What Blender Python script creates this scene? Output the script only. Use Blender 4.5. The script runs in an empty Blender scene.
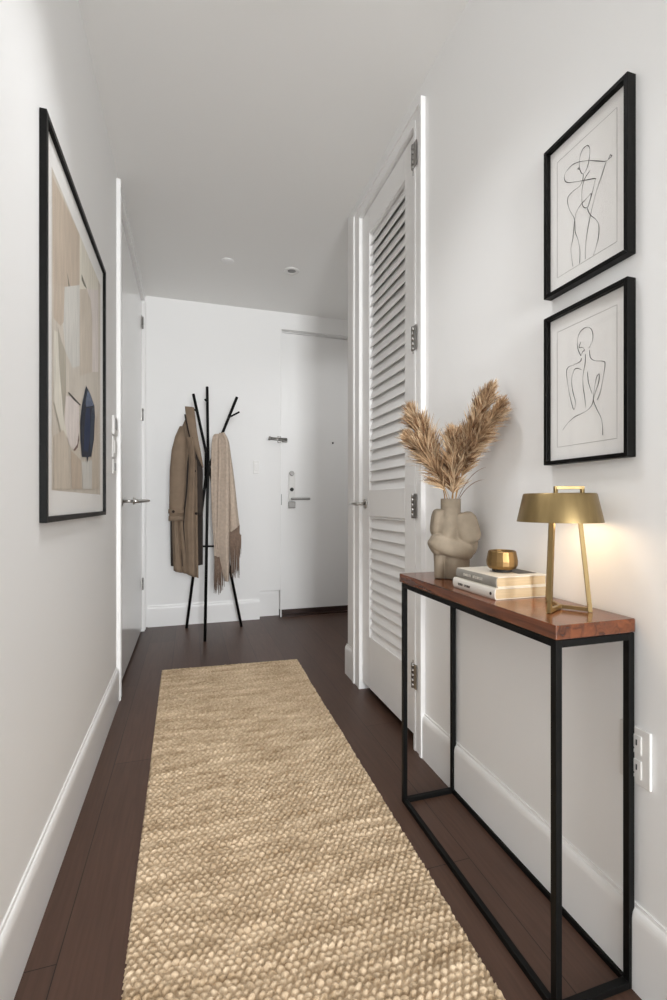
import bpy, bmesh, math, random
from mathutils import Vector, Matrix
random.seed(7)
C = bpy.context.scene.collection
PI = math.pi

# ------------------------------------------------------------------ materials
def mat(name, col, rough=0.6, metal=0.0, noise=None, bump=None, spec=0.5, coat=0.0, emit=None):
    """col: linear rgb; noise=(scale, amount, stretch); bump=(scale, strength, stretch)"""
    m = bpy.data.materials.new(name); m.use_nodes = True
    nt = m.node_tree; b = nt.nodes['Principled BSDF']
    b.inputs['Base Color'].default_value = (*col, 1)
    b.inputs['Roughness'].default_value = rough
    b.inputs['Metallic'].default_value = metal
    b.inputs['Specular IOR Level'].default_value = spec
    if coat: b.inputs['Coat Weight'].default_value = coat; b.inputs['Coat Roughness'].default_value = 0.08
    if emit:
        b.inputs['Emission Color'].default_value = (*emit[0], 1); b.inputs['Emission Strength'].default_value = emit[1]
    tc = nt.nodes.new('ShaderNodeTexCoord')
    def tex(scale, stretch, detail=4):
        mp = nt.nodes.new('ShaderNodeMapping'); mp.inputs['Scale'].default_value = stretch
        nt.links.new(tc.outputs['Object'], mp.inputs['Vector'])
        n = nt.nodes.new('ShaderNodeTexNoise'); n.inputs['Scale'].default_value = scale; n.inputs['Detail'].default_value = detail
        nt.links.new(mp.outputs['Vector'], n.inputs['Vector'])
        return n
    if noise:
        n = tex(noise[0], noise[2] if len(noise) > 2 else (1, 1, 1))
        r = nt.nodes.new('ShaderNodeValToRGB'); a = noise[1]
        r.color_ramp.elements[0].position = 0.3; r.color_ramp.elements[1].position = 0.7
        r.color_ramp.elements[0].color = (*[max(0, c*(1-a)) for c in col], 1)
        r.color_ramp.elements[1].color = (*[min(1, c*(1+a)) for c in col], 1)
        nt.links.new(n.outputs['Fac'], r.inputs['Fac']); nt.links.new(r.outputs['Color'], b.inputs['Base Color'])
    if bump:
        n = tex(bump[0], bump[2] if len(bump) > 2 else (1, 1, 1), 2)
        bp = nt.nodes.new('ShaderNodeBump'); bp.inputs['Strength'].default_value = bump[1]; bp.inputs['Distance'].default_value = 0.002
        nt.links.new(n.outputs['Fac'], bp.inputs['Height']); nt.links.new(bp.outputs['Normal'], b.inputs['Normal'])
    return m

def srgb(r, g, b):
    f = lambda c: (c/255/12.92) if c/255 <= 0.04045 else ((c/255+0.055)/1.055)**2.4
    return (f(r), f(g), f(b))

M = {}
M['wall'] = mat('wall_paint', (0.87, 0.867, 0.86), 0.62, bump=(180, 0.04), spec=0.3)
M['ceil'] = mat('ceiling_paint', (0.885, 0.88, 0.865), 0.8, bump=(150, 0.04), spec=0.2)
M['trim'] = mat('trim_paint', (0.87, 0.866, 0.858), 0.34, bump=(60, 0.02))
M['door'] = mat('door_paint', (0.86, 0.856, 0.848), 0.38, bump=(60, 0.02))
M['gloss_door'] = mat('gloss_door_paint', (0.83, 0.826, 0.818), 0.17, spec=0.6)
M['closet'] = mat('closet_shade', (0.13, 0.125, 0.12), 0.9)  # closet interior coloured dark to stand in for shade behind the slats
M['black_metal'] = mat('black_powder_coat', (0.004, 0.004, 0.0037), 0.5, bump=(400, 0.03), spec=0.16)
M['black_frame'] = mat('black_frame_lacquer', (0.003, 0.0028, 0.0025), 0.4, bump=(90, 0.02, (1, 1, .1)), spec=0.14)
M['chrome'] = mat('satin_chrome', (0.55, 0.54, 0.52), 0.28, 1.0)
M['steel'] = mat('satin_steel', (0.34, 0.33, 0.315), 0.3, 1.0)
M['dark_steel'] = mat('matte_black', (0.02, 0.02, 0.02), 0.6)  # plain matte black for small fittings and the sill
M['brass'] = mat('brushed_brass', srgb(152, 131, 92), 0.36, 1.0, noise=(60, 0.12, (1, 1, .05)), bump=(220, 0.05, (1, 1, .03)))
M['brass_bowl'] = mat('aged_brass', srgb(146, 119, 80), 0.42, 1.0, noise=(40, 0.2, (1, 1, .1)), bump=(160, 0.06, (1, 1, .05)))
M['paper'] = mat('mat_board', (0.90, 0.885, 0.86), 0.85, bump=(300, 0.03))
M['ink'] = mat('drawing_ink', (0.035, 0.033, 0.03), 0.8)
M['pencil'] = mat('bevel_shade_line', (0.40, 0.385, 0.36), 0.9)
M['plastic'] = mat('white_plastic', (0.78, 0.77, 0.75), 0.35)
M['grey_plastic'] = mat('grey_plastic', (0.35, 0.35, 0.35), 0.4)
M['clay'] = mat('taupe_clay', srgb(148, 135, 117), 0.72, noise=(35, 0.10), bump=(160, 0.18))
M['pages'] = mat('book_pages', srgb(192, 173, 142), 0.9, noise=(120, 0.12, (.05, .05, 9)), bump=(300, 0.2, (.02, .02, 3)))
M['cover_white'] = mat('white_book_cloth', srgb(216, 211, 202), 0.6, bump=(500, 0.05))
M['cover_grey'] = mat('grey_book_cloth', srgb(140, 136, 128), 0.65, noise=(30, 0.12), bump=(500, 0.05))
M['cover_pale'] = mat('pale_book_jacket', srgb(214, 208, 196), 0.45)
M['cover_dark'] = mat('dark_jacket_print', srgb(70, 64, 56), 0.5)
M['coat'] = mat('taupe_gabardine', srgb(128, 110, 92), 0.85, noise=(14, 0.10), bump=(500, 0.15))
M['coat_dark'] = mat('coat_lining_and_shade', srgb(50, 42, 37), 0.85, noise=(14, 0.10), bump=(500, 0.1))  # lining colour, also used as painted shade beside the lapel
M['button'] = mat('horn_button', srgb(38, 28, 22), 0.6, spec=.15)
M['scarf'] = mat('oatmeal_wool', srgb(190, 173, 157), 0.95, noise=(50, 0.12), bump=(350, 0.35))
M['fringe'] = mat('wool_fringe', srgb(128, 108, 94), 0.95, noise=(60, 0.2), bump=(350, 0.3))
M['stalk'] = mat('dry_stalk', srgb(176, 140, 92), 0.8, noise=(30, 0.2, (1, 1, .1)))
M['p0'] = mat('pampas_tan', srgb(184, 153, 119), 0.9, noise=(25, 0.2))
M['p1'] = mat('pampas_pale', srgb(216, 191, 158), 0.9, noise=(25, 0.2))
M['p2'] = mat('pampas_brown', srgb(132, 99, 70), 0.9, noise=(25, 0.2))
M['lamp_glow'] = mat('lit_diffuser', (0.9, 0.85, 0.75), 0.5, emit=((1.0, 0.72, 0.42), 6.0))

def glass_mat():
    m = bpy.data.materials.new('picture_glass'); m.use_nodes = True
    nt = m.node_tree; nt.nodes.remove(nt.nodes['Principled BSDF']); out = nt.nodes['Material Output']
    t = nt.nodes.new('ShaderNodeBsdfTransparent'); g = nt.nodes.new('ShaderNodeBsdfGlossy'); g.inputs['Roughness'].default_value = 0.05
    mx = nt.nodes.new('ShaderNodeMixShader')
    mx.inputs[0].default_value = 0.03   # anti-reflective picture glass
    nt.links.new(t.outputs[0], mx.inputs[1]); nt.links.new(g.outputs[0], mx.inputs[2])
    nt.links.new(mx.outputs[0], out.inputs['Surface'])
    return m
M['glass'] = glass_mat()

def floor_mat():
    m = bpy.data.materials.new('dark_oak_planks'); m.use_nodes = True
    nt = m.node_tree; b = nt.nodes['Principled BSDF']
    tc = nt.nodes.new('ShaderNodeTexCoord'); mp = nt.nodes.new('ShaderNodeMapping')
    mp.inputs['Rotation'].default_value = (0, 0, PI/2); mp.inputs['Location'].default_value = (0.35, 0.11, 0)
    nt.links.new(tc.outputs['Object'], mp.inputs['Vector'])
    br = nt.nodes.new('ShaderNodeTexBrick')
    br.inputs['Scale'].default_value = 1.0; br.inputs['Brick Width'].default_value = 1.7; br.inputs['Row Height'].default_value = 0.18
    br.inputs['Mortar Size'].default_value = 0.0014; br.inputs['Mortar Smooth'].default_value = 0.3; br.inputs['Bias'].default_value = 0.0
    br.inputs['Color1'].default_value = (*srgb(90, 66, 55), 1); br.inputs['Color2'].default_value = (*srgb(79, 58, 48), 1)
    br.inputs['Mortar'].default_value = (*srgb(34, 24, 20), 1)
    nt.links.new(mp.outputs['Vector'], br.inputs['Vector'])
    mp2 = nt.nodes.new('ShaderNodeMapping'); mp2.inputs['Scale'].default_value = (28, 1.6, 1)
    nt.links.new(tc.outputs['Object'], mp2.inputs['Vector'])
    n = nt.nodes.new('ShaderNodeTexNoise'); n.inputs['Scale'].default_value = 3.0; n.inputs['Detail'].default_value = 8; n.inputs['Distortion'].default_value = 0.6
    nt.links.new(mp2.outputs['Vector'], n.inputs['Vector'])
    r = nt.nodes.new('ShaderNodeValToRGB'); r.color_ramp.elements[0].position = .3; r.color_ramp.elements[1].position = .75
    r.color_ramp.elements[0].color = (.72, .70, .68, 1); r.color_ramp.elements[1].color = (1.12, 1.1, 1.08, 1)
    nt.links.new(n.outputs['Fac'], r.inputs['Fac'])
    mx = nt.nodes.new('ShaderNodeMix'); mx.data_type = 'RGBA'; mx.blend_type = 'MULTIPLY'; mx.inputs[0].default_value = 0.8
    nt.links.new(br.outputs['Color'], mx.inputs[6]); nt.links.new(r.outputs['Color'], mx.inputs[7])
    nt.links.new(mx.outputs[2], b.inputs['Base Color'])
    b.inputs['Roughness'].default_value = 0.40; b.inputs['Specular IOR Level'].default_value = 0.34
    bp = nt.nodes.new('ShaderNodeBump'); bp.inputs['Strength'].default_value = 0.12; bp.inputs['Distance'].default_value = 0.001
    nt.links.new(n.outputs['Fac'], bp.inputs['Height']); nt.links.new(bp.outputs['Normal'], b.inputs['Normal'])
    return m
M['floor'] = floor_mat()

def wood_mat():
    m = bpy.data.materials.new('walnut_veneer'); m.use_nodes = True
    nt = m.node_tree; b = nt.nodes['Principled BSDF']
    tc = nt.nodes.new('ShaderNodeTexCoord'); mp = nt.nodes.new('ShaderNodeMapping'); mp.inputs['Scale'].default_value = (14, 1.2, 14)
    nt.links.new(tc.outputs['Object'], mp.inputs['Vector'])
    n = nt.nodes.new('ShaderNodeTexNoise'); n.inputs['Scale'].default_value = 3.2; n.inputs['Detail'].default_value = 8; n.inputs['Distortion'].default_value = 1.2
    nt.links.new(mp.outputs['Vector'], n.inputs['Vector'])
    r = nt.nodes.new('ShaderNodeValToRGB')
    r.color_ramp.elements[0].position = .28; r.color_ramp.elements[1].position = .74
    r.color_ramp.elements[0].color = (*srgb(62, 31, 16), 1); r.color_ramp.elements[1].color = (*srgb(126, 69, 38), 1)
    nt.links.new(n.outputs['Fac'], r.inputs['Fac']); nt.links.new(r.outputs['Color'], b.inputs['Base Color'])
    b.inputs['Roughness'].default_value = 0.22; b.inputs['Coat Weight'].default_value = 0.3; b.inputs['Coat Roughness'].default_value = 0.12
    return m
M['wood'] = wood_mat()

def jute_mat():
    m = bpy.data.materials.new('chunky_jute'); m.use_nodes = True
    nt = m.node_tree; b = nt.nodes['Principled BSDF']
    tc = nt.nodes.new('ShaderNodeTexCoord')
    n = nt.nodes.new('ShaderNodeTexNoise'); n.inputs['Scale'].default_value = 75; n.inputs['Detail'].default_value = 4
    nt.links.new(tc.outputs['Object'], n.inputs['Vector'])
    mp = nt.nodes.new('ShaderNodeMapping'); mp.inputs['Scale'].default_value = (3, 14, 1)
    nt.links.new(tc.outputs['Object'], mp.inputs['Vector'])
    n2 = nt.nodes.new('ShaderNodeTexNoise'); n2.inputs['Scale'].default_value = 1.6; n2.inputs['Detail'].default_value = 3
    nt.links.new(mp.outputs['Vector'], n2.inputs['Vector'])
    ad = nt.nodes.new('ShaderNodeMath'); ad.operation = 'ADD'
    nt.links.new(n.outputs['Fac'], ad.inputs[0]); nt.links.new(n2.outputs['Fac'], ad.inputs[1])
    mr = nt.nodes.new('ShaderNodeMath'); mr.operation = 'MULTIPLY'; mr.inputs[1].default_value = 0.5
    nt.links.new(ad.outputs[0], mr.inputs[0])
    r = nt.nodes.new('ShaderNodeValToRGB')
    r.color_ramp.elements[0].position = .34; r.color_ramp.elements[1].position = .66
    r.color_ramp.elements[0].color = (*srgb(162, 138, 108), 1); r.color_ramp.elements[1].color = (*srgb(228, 207, 178), 1)
    nt.links.new(mr.outputs[0], r.inputs['Fac']); nt.links.new(r.outputs['Color'], b.inputs['Base Color'])
    b.inputs['Roughness'].default_value = 0.95; b.inputs['Specular IOR Level'].default_value = 0.15
    n3 = nt.nodes.new('ShaderNodeTexNoise'); n3.inputs['Scale'].default_value = 500
    nt.links.new(tc.outputs['Object'], n3.inputs['Vector'])
    bp = nt.nodes.new('ShaderNodeBump'); bp.inputs['Strength'].default_value = 0.35; bp.inputs['Distance'].default_value = 0.001
    nt.links.new(n3.outputs['Fac'], bp.inputs['Height']); nt.links.new(bp.outputs['Normal'], b.inputs['Normal'])
    return m
M['jute'] = jute_mat()

# ------------------------------------------------------------------ mesh helpers
def box(bm, x0, x1, y0, y1, z0, z1, mi=0):
    vs = [bm.verts.new(p) for p in ((x0,y0,z0),(x1,y0,z0),(x1,y1,z0),(x0,y1,z0),(x0,y0,z1),(x1,y0,z1),(x1,y1,z1),(x0,y1,z1))]
    for f in ((3,2,1,0),(4,5,6,7),(0,1,5,4),(1,2,6,5),(2,3,7,6),(3,0,4,7)):
        bm.faces.new([vs[i] for i in f]).material_index = mi
    return vs

def rbox(bm, x0, x1, y0, y1, z0, z1, r=0.003, seg=2, mi=0):
    t = bmesh.new(); box(t, x0, x1, y0, y1, z0, z1)
    bmesh.ops.bevel(t, geom=t.edges[:], offset=r, segments=seg, profile=0.5, affect='EDGES')
    merge(bm, t, mi)

def merge(bm, t, mi=None, mtx=None):
    mp = {}
    for v in t.verts: mp[v] = bm.verts.new(mtx @ v.co if mtx else v.co)
    for f in t.faces:
        try:
            g = bm.faces.new([mp[v] for v in f.verts]); g.material_index = f.material_index if mi is None else mi; g.smooth = f.smooth
        except ValueError: pass
    t.free()

def frame_at(d):
    d = d.normalized(); u = d.cross(Vector((0, 0, 1)))
    if u.length < 1e-4: u = d.cross(Vector((1, 0, 0)))
    u.normalize(); return u, d.cross(u).normalized()

def tube(bm, pts, rad, n=12, mi=0, cap=True, smooth=True, square=False):
    pts = [Vector(p) for p in pts]; rads = rad if isinstance(rad, (list, tuple)) else [rad]*len(pts)
    rings = []; pu = None
    for i, p in enumerate(pts):
        d = (pts[min(i+1, len(pts)-1)] - pts[max(i-1, 0)])
        u, v = frame_at(d)
        if pu is not None:
            u2 = (pu - d.normalized()*pu.dot(d.normalized()))
            if u2.length > 1e-5: u = u2.normalized(); v = d.normalized().cross(u)
        pu = u
        k = 4 if square else n; off = PI/4 if square else 0
        rr = rads[i]*(1.414 if square else 1)
        rings.append([bm.verts.new(p + u*math.cos(2*PI*j/k+off)*rr + v*math.sin(2*PI*j/k+off)*rr) for j in range(k)])
    k = len(rings[0])
    for a, b in zip(rings, rings[1:]):
        for j in range(k):
            f = bm.faces.new((a[j], a[(j+1) % k], b[(j+1) % k], b[j])); f.material_index = mi; f.smooth = smooth and not square
    if cap:
        for rg, rev in ((rings[0], True), (rings[-1], False)):
            f = bm.faces.new(rg[::-1] if rev else rg); f.material_index = mi

def lathe(bm, prof, cx=0, cy=0, n=40, mi=0, smooth=True, square=None):
    rings = []
    for r, z in prof:
        if r < 1e-6: rings.append([bm.verts.new((cx, cy, z))])
        else: rings.append([bm.verts.new((cx+r*math.cos(2*PI*j/n), cy+r*math.sin(2*PI*j/n), z)) for j in range(n)])
    for a, b in zip(rings, rings[1:]):
        for j in range(n):
            k = (j+1) % n
            if len(a) == 1 and len(b) == 1: continue
            if len(a) == 1: f = bm.faces.new((a[0], b[k], b[j]))
            elif len(b) == 1: f = bm.faces.new((a[j], a[k], b[0]))
            else: f = bm.faces.new((a[j], a[k], b[k], b[j]))
            f.material_index = mi; f.smooth = smooth

def prism(bm, poly, axis, a0, a1, mi=0):
    """extrude a 2D polygon along axis ('x','y','z') from a0 to a1; poly in the two other axes in order"""
    def P(q, a):
        return {'x': (a, q[0], q[1]), 'y': (q[0], a, q[1]), 'z': (q[0], q[1], a)}[axis]
    A = [bm.verts.new(P(q, a0)) for q in poly]; B = [bm.verts.new(P(q, a1)) for q in poly]
    n = len(poly)
    fs = [bm.faces.new(A), bm.faces.new(B[::-1])] + [bm.faces.new((A[i], B[i], B[(i+1) % n], A[(i+1) % n])) for i in range(n)]
    for f in fs: f.material_index = mi

def obj(name, bm, mats, parent=None, bev=0.0, fix=True):
    if fix: bmesh.ops.recalc_face_normals(bm, faces=bm.faces[:])
    me = bpy.data.meshes.new(name); bm.to_mesh(me); bm.free()
    for k in (mats if isinstance(mats, (list, tuple)) else [mats]): me.materials.append(M[k] if isinstance(k, str) else k)
    o = bpy.data.objects.new(name, me); C.objects.link(o)
    if parent is not None:
        o.parent = parent; o.matrix_parent_inverse = Matrix.Translation(-parent.location)
    if bev:
        b = o.modifiers.new('edge', 'BEVEL'); b.width = bev; b.segments = 2; b.limit_method = 'ANGLE'; b.angle_limit = math.radians(40)
    return o

def struct(name, bm, mats, parent=None, bev=0.0):
    o = obj(name, bm, mats, parent, bev)
    if parent is None: o['kind'] = 'structure'
    return o

def thing(name, label, cat, loc, group=None):
    o = bpy.data.objects.new(name, None); C.objects.link(o); o.location = loc; o.empty_display_size = 0.05
    o['label'] = label; o['category'] = cat
    if group: o['group'] = group
    return o

def tag(o, label, cat, group=None):
    o['label'] = label; o['category'] = cat
    if group: o['group'] = group
    return o

def new(): return bmesh.new()

# ------------------------------------------------------------------ dimensions (metres; y runs down the hall, camera at the origin)
XL, XR, YB, H = -0.371, 0.928, 4.233, 2.80
YEND = -4.6          # unseen end of the hall with an added window, behind the camera
ENTRY_X = 1.95       # far side of the entry nook
REC = 0.10           # notch under the wall by the entry, and
DREC = 0.055           # entry door recess
FIG_A = [[(0.896, 1.9131), (0.9095, 1.9131), (0.9178, 1.8988), (0.9197, 1.8779), (0.9141, 1.8594), (0.9073, 1.8518), (0.8983, 1.8559), (0.8916, 1.8694), (0.8881, 1.8886), (0.8894, 1.9039), (0.896, 1.9131)], [(0.8308, 1.8434), (0.8269, 1.8379), (0.836, 1.8368), (0.8449, 1.8386), (0.8699, 1.8571), (0.8938, 1.8746), (0.9187, 1.8891), (0.9423, 1.8973), (0.9619, 1.8936), (0.9679, 1.8823), (0.9594, 1.8652), (0.9328, 1.8489), (0.9005, 1.832), (0.8733, 1.8176), (0.8733, 1.8122), (0.8806, 1.7903), (0.8938, 1.7625)], [(0.8308, 1.8448), (0.836, 1.8368)], [(0.9197, 1.8761), (0.9243, 1.8756), (0.9178, 1.8693), (0.915, 1.8608)], [(0.8429, 1.8354), (0.8531, 1.8146), (0.8699, 1.7834), (0.885, 1.7428), (0.8938, 1.7118), (0.9005, 1.6756), (0.9014, 1.6415)], [(0.8872, 1.8466), (0.905, 1.835), (0.9118, 1.8101), (0.9105, 1.7799), (0.9027, 1.7661), (0.8938, 1.7643), (0.8872, 1.7764), (0.8837, 1.7879), (0.8894, 1.7886), (0.9027, 1.7843), (0.9118, 1.7826), (0.9281, 1.7721), (0.9351, 1.7501), (0.9399, 1.7115), (0.9462, 1.6884), (0.9399, 1.6419)], [(0.9073, 1.8511), (0.9095, 1.838), (0.9187, 1.8293), (0.9423, 1.8295), (0.9569, 1.8217), (0.952, 1.7939), (0.9351, 1.7576), (0.9328, 1.7263), (0.9234, 1.6988), (0.9178, 1.67), (0.9187, 1.6391)], [(0.896, 1.762), (0.8872, 1.7405), (0.8699, 1.7179), (0.8623, 1.6994), (0.8635, 1.6737), (0.872, 1.6499), (0.8776, 1.6385)]]
FIG_B = [[(0.9153, 1.4115), (0.9228, 1.4271), (0.9257, 1.448), (0.9203, 1.4662), (0.9091, 1.4739), (0.895, 1.4737), (0.8839, 1.4649), (0.8792, 1.4504), (0.8811, 1.435), (0.891, 1.422)], [(0.9153, 1.4446), (0.9203, 1.433), (0.9091, 1.4294), (0.9038, 1.4205), (0.9091, 1.4195), (0.9132, 1.4125), (0.9161, 1.4108)], [(0.9132, 1.4043), (0.9174, 1.3972), (0.9363, 1.395), (0.9537, 1.3941), (0.9603, 1.3839), (0.9572, 1.3557), (0.9493, 1.3197), (0.9385, 1.2852), (0.9329, 1.2892), (0.9321, 1.3025), (0.9406, 1.3313), (0.9441, 1.3592), (0.9363, 1.3808), (0.9257, 1.3829), (0.9132, 1.3762)], [(0.901, 1.4105), (0.9022, 1.3879), (0.9079, 1.3632), (0.9083, 1.337), (0.9038, 1.3097), (0.8998, 1.281)], [(0.889, 1.4165), (0.8862, 1.3979), (0.8734, 1.3867), (0.8507, 1.3786), (0.8452, 1.3701), (0.8507, 1.3388), (0.8582, 1.3092), (0.8669, 1.2921)], [(0.8608, 1.3524), (0.8676, 1.3479), (0.8734, 1.3286), (0.8772, 1.3039), (0.8811, 1.2854), (0.895, 1.2736), (0.9153, 1.2682), (0.9342, 1.2642), (0.9559, 1.2527), (0.9725, 1.238)], [(0.8608, 1.3508), (0.8631, 1.3324), (0.8753, 1.3035), (0.8772, 1.2927), (0.8676, 1.27), (0.8563, 1.2489), (0.8518, 1.2262), (0.8518, 1.2074)], [(0.895, 1.3663), (0.8918, 1.3395), (0.8811, 1.3096)]]
PRINT = {
  'tan': [(1.4623, 1.9545), (1.7942, 1.9838), (1.7942, 1.7907), (1.604, 1.707), (1.4722, 1.649)] ,
  'cream': [(1.7942, 1.9838), (2.1349, 2.007), (2.1349, 1.9324), (1.7942, 1.7838)] ,
  'olive': [(1.8254, 1.8536), (1.9175, 1.8413), (1.8661, 1.8296), (1.8254, 1.8326)] ,
  'olive2': [(1.6223, 1.7646), (1.6538, 1.7384), (1.68, 1.7083), (1.6411, 1.7233)] ,
  'pale': [(1.5921, 1.7048), (1.7942, 1.8011), (1.7942, 1.5218), (1.6934, 1.4871), (1.604, 1.5113), (1.5687, 1.59)] ,
  'tan2': [(1.4722, 1.649), (1.5921, 1.7048), (1.5803, 1.5943), (1.5461, 1.5698), (1.4722, 1.5654)] ,
  'sand': [(1.8019, 1.7907), (1.9087, 1.8375), (1.9814, 1.8272), (2.0102, 1.7613), (2.0102, 1.5591), (1.7942, 1.4874)] ,
  'blush': [(1.9087, 1.8375), (2.1349, 1.9324), (2.1349, 1.5925), (2.0102, 1.5591), (2.0102, 1.7691), (1.9814, 1.8272)] ,
  'ash': [(1.5135, 1.558), (1.5517, 1.5306), (1.604, 1.5113), (1.6101, 1.3904), (1.5803, 1.3054), (1.5573, 1.3547), (1.5296, 1.4651)] ,
  'cream3': [(1.4722, 1.5319), (1.5135, 1.5408), (1.5351, 1.4317), (1.5803, 1.2994), (1.6538, 1.2487), (1.604, 1.2545), (1.5461, 1.2701), (1.4722, 1.3368)] ,
  'ash2': [(1.4672, 1.3302), (1.4823, 1.3277), (1.5517, 1.2591), (1.5351, 1.2567)] ,
  'blush2': [(1.604, 1.3768), (1.68, 1.3934), (1.779, 1.3878), (1.7866, 1.2932), (1.7641, 1.2493), (1.7071, 1.2228), (1.6411, 1.2345), (1.5921, 1.2953)] ,
  'sand2': [(1.4722, 1.2364), (1.5803, 1.2693), (1.6411, 1.2345), (1.6668, 1.0942), (1.4722, 1.0887)] ,
  'tan3': [(1.6668, 1.2185), (1.8097, 1.1992), (1.8254, 1.0987), (1.68, 1.0946)] ,
  'pale2': [(1.8254, 1.1935), (2.0005, 1.2159), (2.0005, 1.1037), (1.8414, 1.0992)] ,
  'sand3': [(2.0005, 1.2933), (2.1349, 1.435), (2.1349, 1.1075), (2.0005, 1.1037)] ,
  'plum': [(1.7002, 1.2221), (1.7568, 1.2485), (1.7715, 1.2876), (1.782, 1.2652), (1.7641, 1.2392), (1.721, 1.2211)] ,
  'stalk': [(1.6285, 1.393), (1.6411, 1.3974), (1.721, 1.3942), (1.8034, 1.391), (1.8003, 1.3852), (1.7071, 1.3863)] ,
  'navy': [(1.8914, 1.478), (1.9627, 1.4667), (2.05, 1.4347), (2.0602, 1.3968), (2.0399, 1.2984), (1.9871, 1.2282), (1.9353, 1.2214), (1.914, 1.1973), (1.9, 1.2181), (1.8254, 1.2111), (1.8019, 1.2677), (1.7973, 1.3293), (1.8254, 1.3937)] ,
  'slate': [(1.9192, 1.4662), (1.9627, 1.4648), (2.0399, 1.4347), (1.8948, 1.4003), (1.8846, 1.4128)] ,
  'blue': [(1.8914, 1.396), (1.9627, 1.4098), (1.972, 1.3278), (1.9263, 1.2392), (1.8578, 1.2392), (1.8661, 1.3299)] ,
  'steel': [(1.9909, 1.4114), (2.046, 1.43), (2.05, 1.3871), (2.02, 1.2958), (1.9776, 1.2369), (1.959, 1.288)] ,
}
# ------------------------------------------------------------------ the setting
b = new(); box(b, -0.9, 2.2, YEND-.2, 4.7, -0.05, 0); struct('floor', b, 'floor')
b = new(); box(b, -0.9, 2.2, YEND-.2, 4.7, H, H+.05); struct('ceiling', b, 'ceil')

# left wall with its tall doorway
DY0, DY1, DZ = 2.765, 4.10, 2.70
b = new()
box(b, XL-.12, XL, YEND, DY0, 0, H); box(b, XL-.12, XL, DY1, YB+.1, 0, H); box(b, XL-.12, XL, DY0, DY1, DZ, H)
struct('wall_left', b, 'wall')

# right wall with the closet doorway; ends at the entry nook
CY0, CY1, CZ, WEND = 1.800, 2.470, 2.655, 2.715
b = new()
box(b, XR, XR+.10, YEND, CY0, 0, H); box(b, XR, XR+.10, CY1, WEND, 0, H); box(b, XR, XR+.10, CY0, CY1, CZ, H)
struct('wall_right', b, 'wall')
# closet shell behind the louvres
b = new()
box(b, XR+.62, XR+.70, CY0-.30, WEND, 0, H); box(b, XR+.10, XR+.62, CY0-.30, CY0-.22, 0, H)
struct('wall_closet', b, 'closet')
b = new(); box(b, XR+.10, ENTRY_X+.1, WEND-.08, WEND, 0, H); struct('wall_nook', b, 'wall')
b = new(); box(b, ENTRY_X, ENTRY_X+.1, WEND, YB+.2, 0, H); struct('wall_entry_side', b, 'wall')

# back wall: full height up to x=.60, then the shallow entry recess under a header
RX, HZ = 0.602, 2.645
b = new()
DX = 0.803
box(b, XL-.12, RX, YB, YB+.25, 0, H); box(b, RX, DX, YB, YB+.25, .252, H); box(b, RX, DX, YB+REC, YB+.25, 0, .252)
box(b, DX, ENTRY_X, YB, YB+.25, HZ, H); box(b, 1.775, ENTRY_X, YB+DREC, YB+.25, 0, HZ)
box(b, DX, 1.775, YB+REC+.06, YB+.25, 0, HZ)
struct('wall_back', b, 'wall')

# unseen hall end behind the camera: window added to bring in daylight fill
b = new()
WX0, WX1, WZ0, WZ1 = XL+.10, XR-.10, 0.35, 2.55
box(b, XL, WX0, YEND-.1, YEND, 0, H); box(b, WX1, XR, YEND-.1, YEND, 0, H)
box(b, WX0, WX1, YEND-.1, YEND, 0, WZ0); box(b, WX0, WX1, YEND-.1, YEND, WZ1, H)
struct('wall_front', b, 'wall')
b = new()
for x in (WX0, (WX0+WX1)/2-.02, WX1-.04): box(b, x, x+.04, YEND-.08, YEND-.03, WZ0, WZ1)
for z in (WZ0, 1.85, WZ1-.04): box(b, WX0, WX1, YEND-.08, YEND-.03, z, z+.04)
wf = struct('added_window_1', b, 'trim')
b = new(); box(b, WX0+.04, WX1-.04, YEND-.058, YEND-.054, WZ0+.04, WZ1-.04); obj('pane', b, 'glass', wf)

# ---- baseboards with an eased, coved top
def base_profile(h=0.182, t=0.015):
    pts = [(0, 0), (t, 0), (t, h-.034)]
    for k in range(1, 7):
        a = k/6*PI/2; pts.append((t-.010*(1-math.cos(a))*1.0, h-.034+.026*math.sin(a)))
    pts += [(0.004, h), (0, h)]
    return pts
def baseboard(name, wall, side, a0, a1):
    """side '+x','-x' : board on plane x=wall growing to +x / -x ; '-y' on plane y=wall growing to -y"""
    b = new(); pr = base_profile()
    if side == '-y': prism(b, [(wall-t, z) for t, z in pr], 'x', a0, a1)
    else:
        s = 1 if side == '+x' else -1
        prism(b, [(wall+s*t, z) for t, z in pr], 'y', a0, a1)
    return struct(name, b, 'trim')
baseboard('baseboard_left', XL, '+x', YEND, 2.690)
baseboard('baseboard_right', XR, '-x', YEND, 1.728)
baseboard('baseboard_right_end', XR, '-x', 2.585, WEND+.013)
baseboard('baseboard_back', YB, '-y', XL+.03, RX)
b = new(); prism(b, [(YB+REC-t, z*1.36) for t, z in base_profile()], 'x', RX+.001, DX-.001); struct('baseboard_recess', b, 'trim')
b = new(); prism(b, [(WEND+t, z) for t, z in base_profile()], 'x', XR-.002, ENTRY_X); struct('baseboard_nook', b, 'trim')

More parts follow.
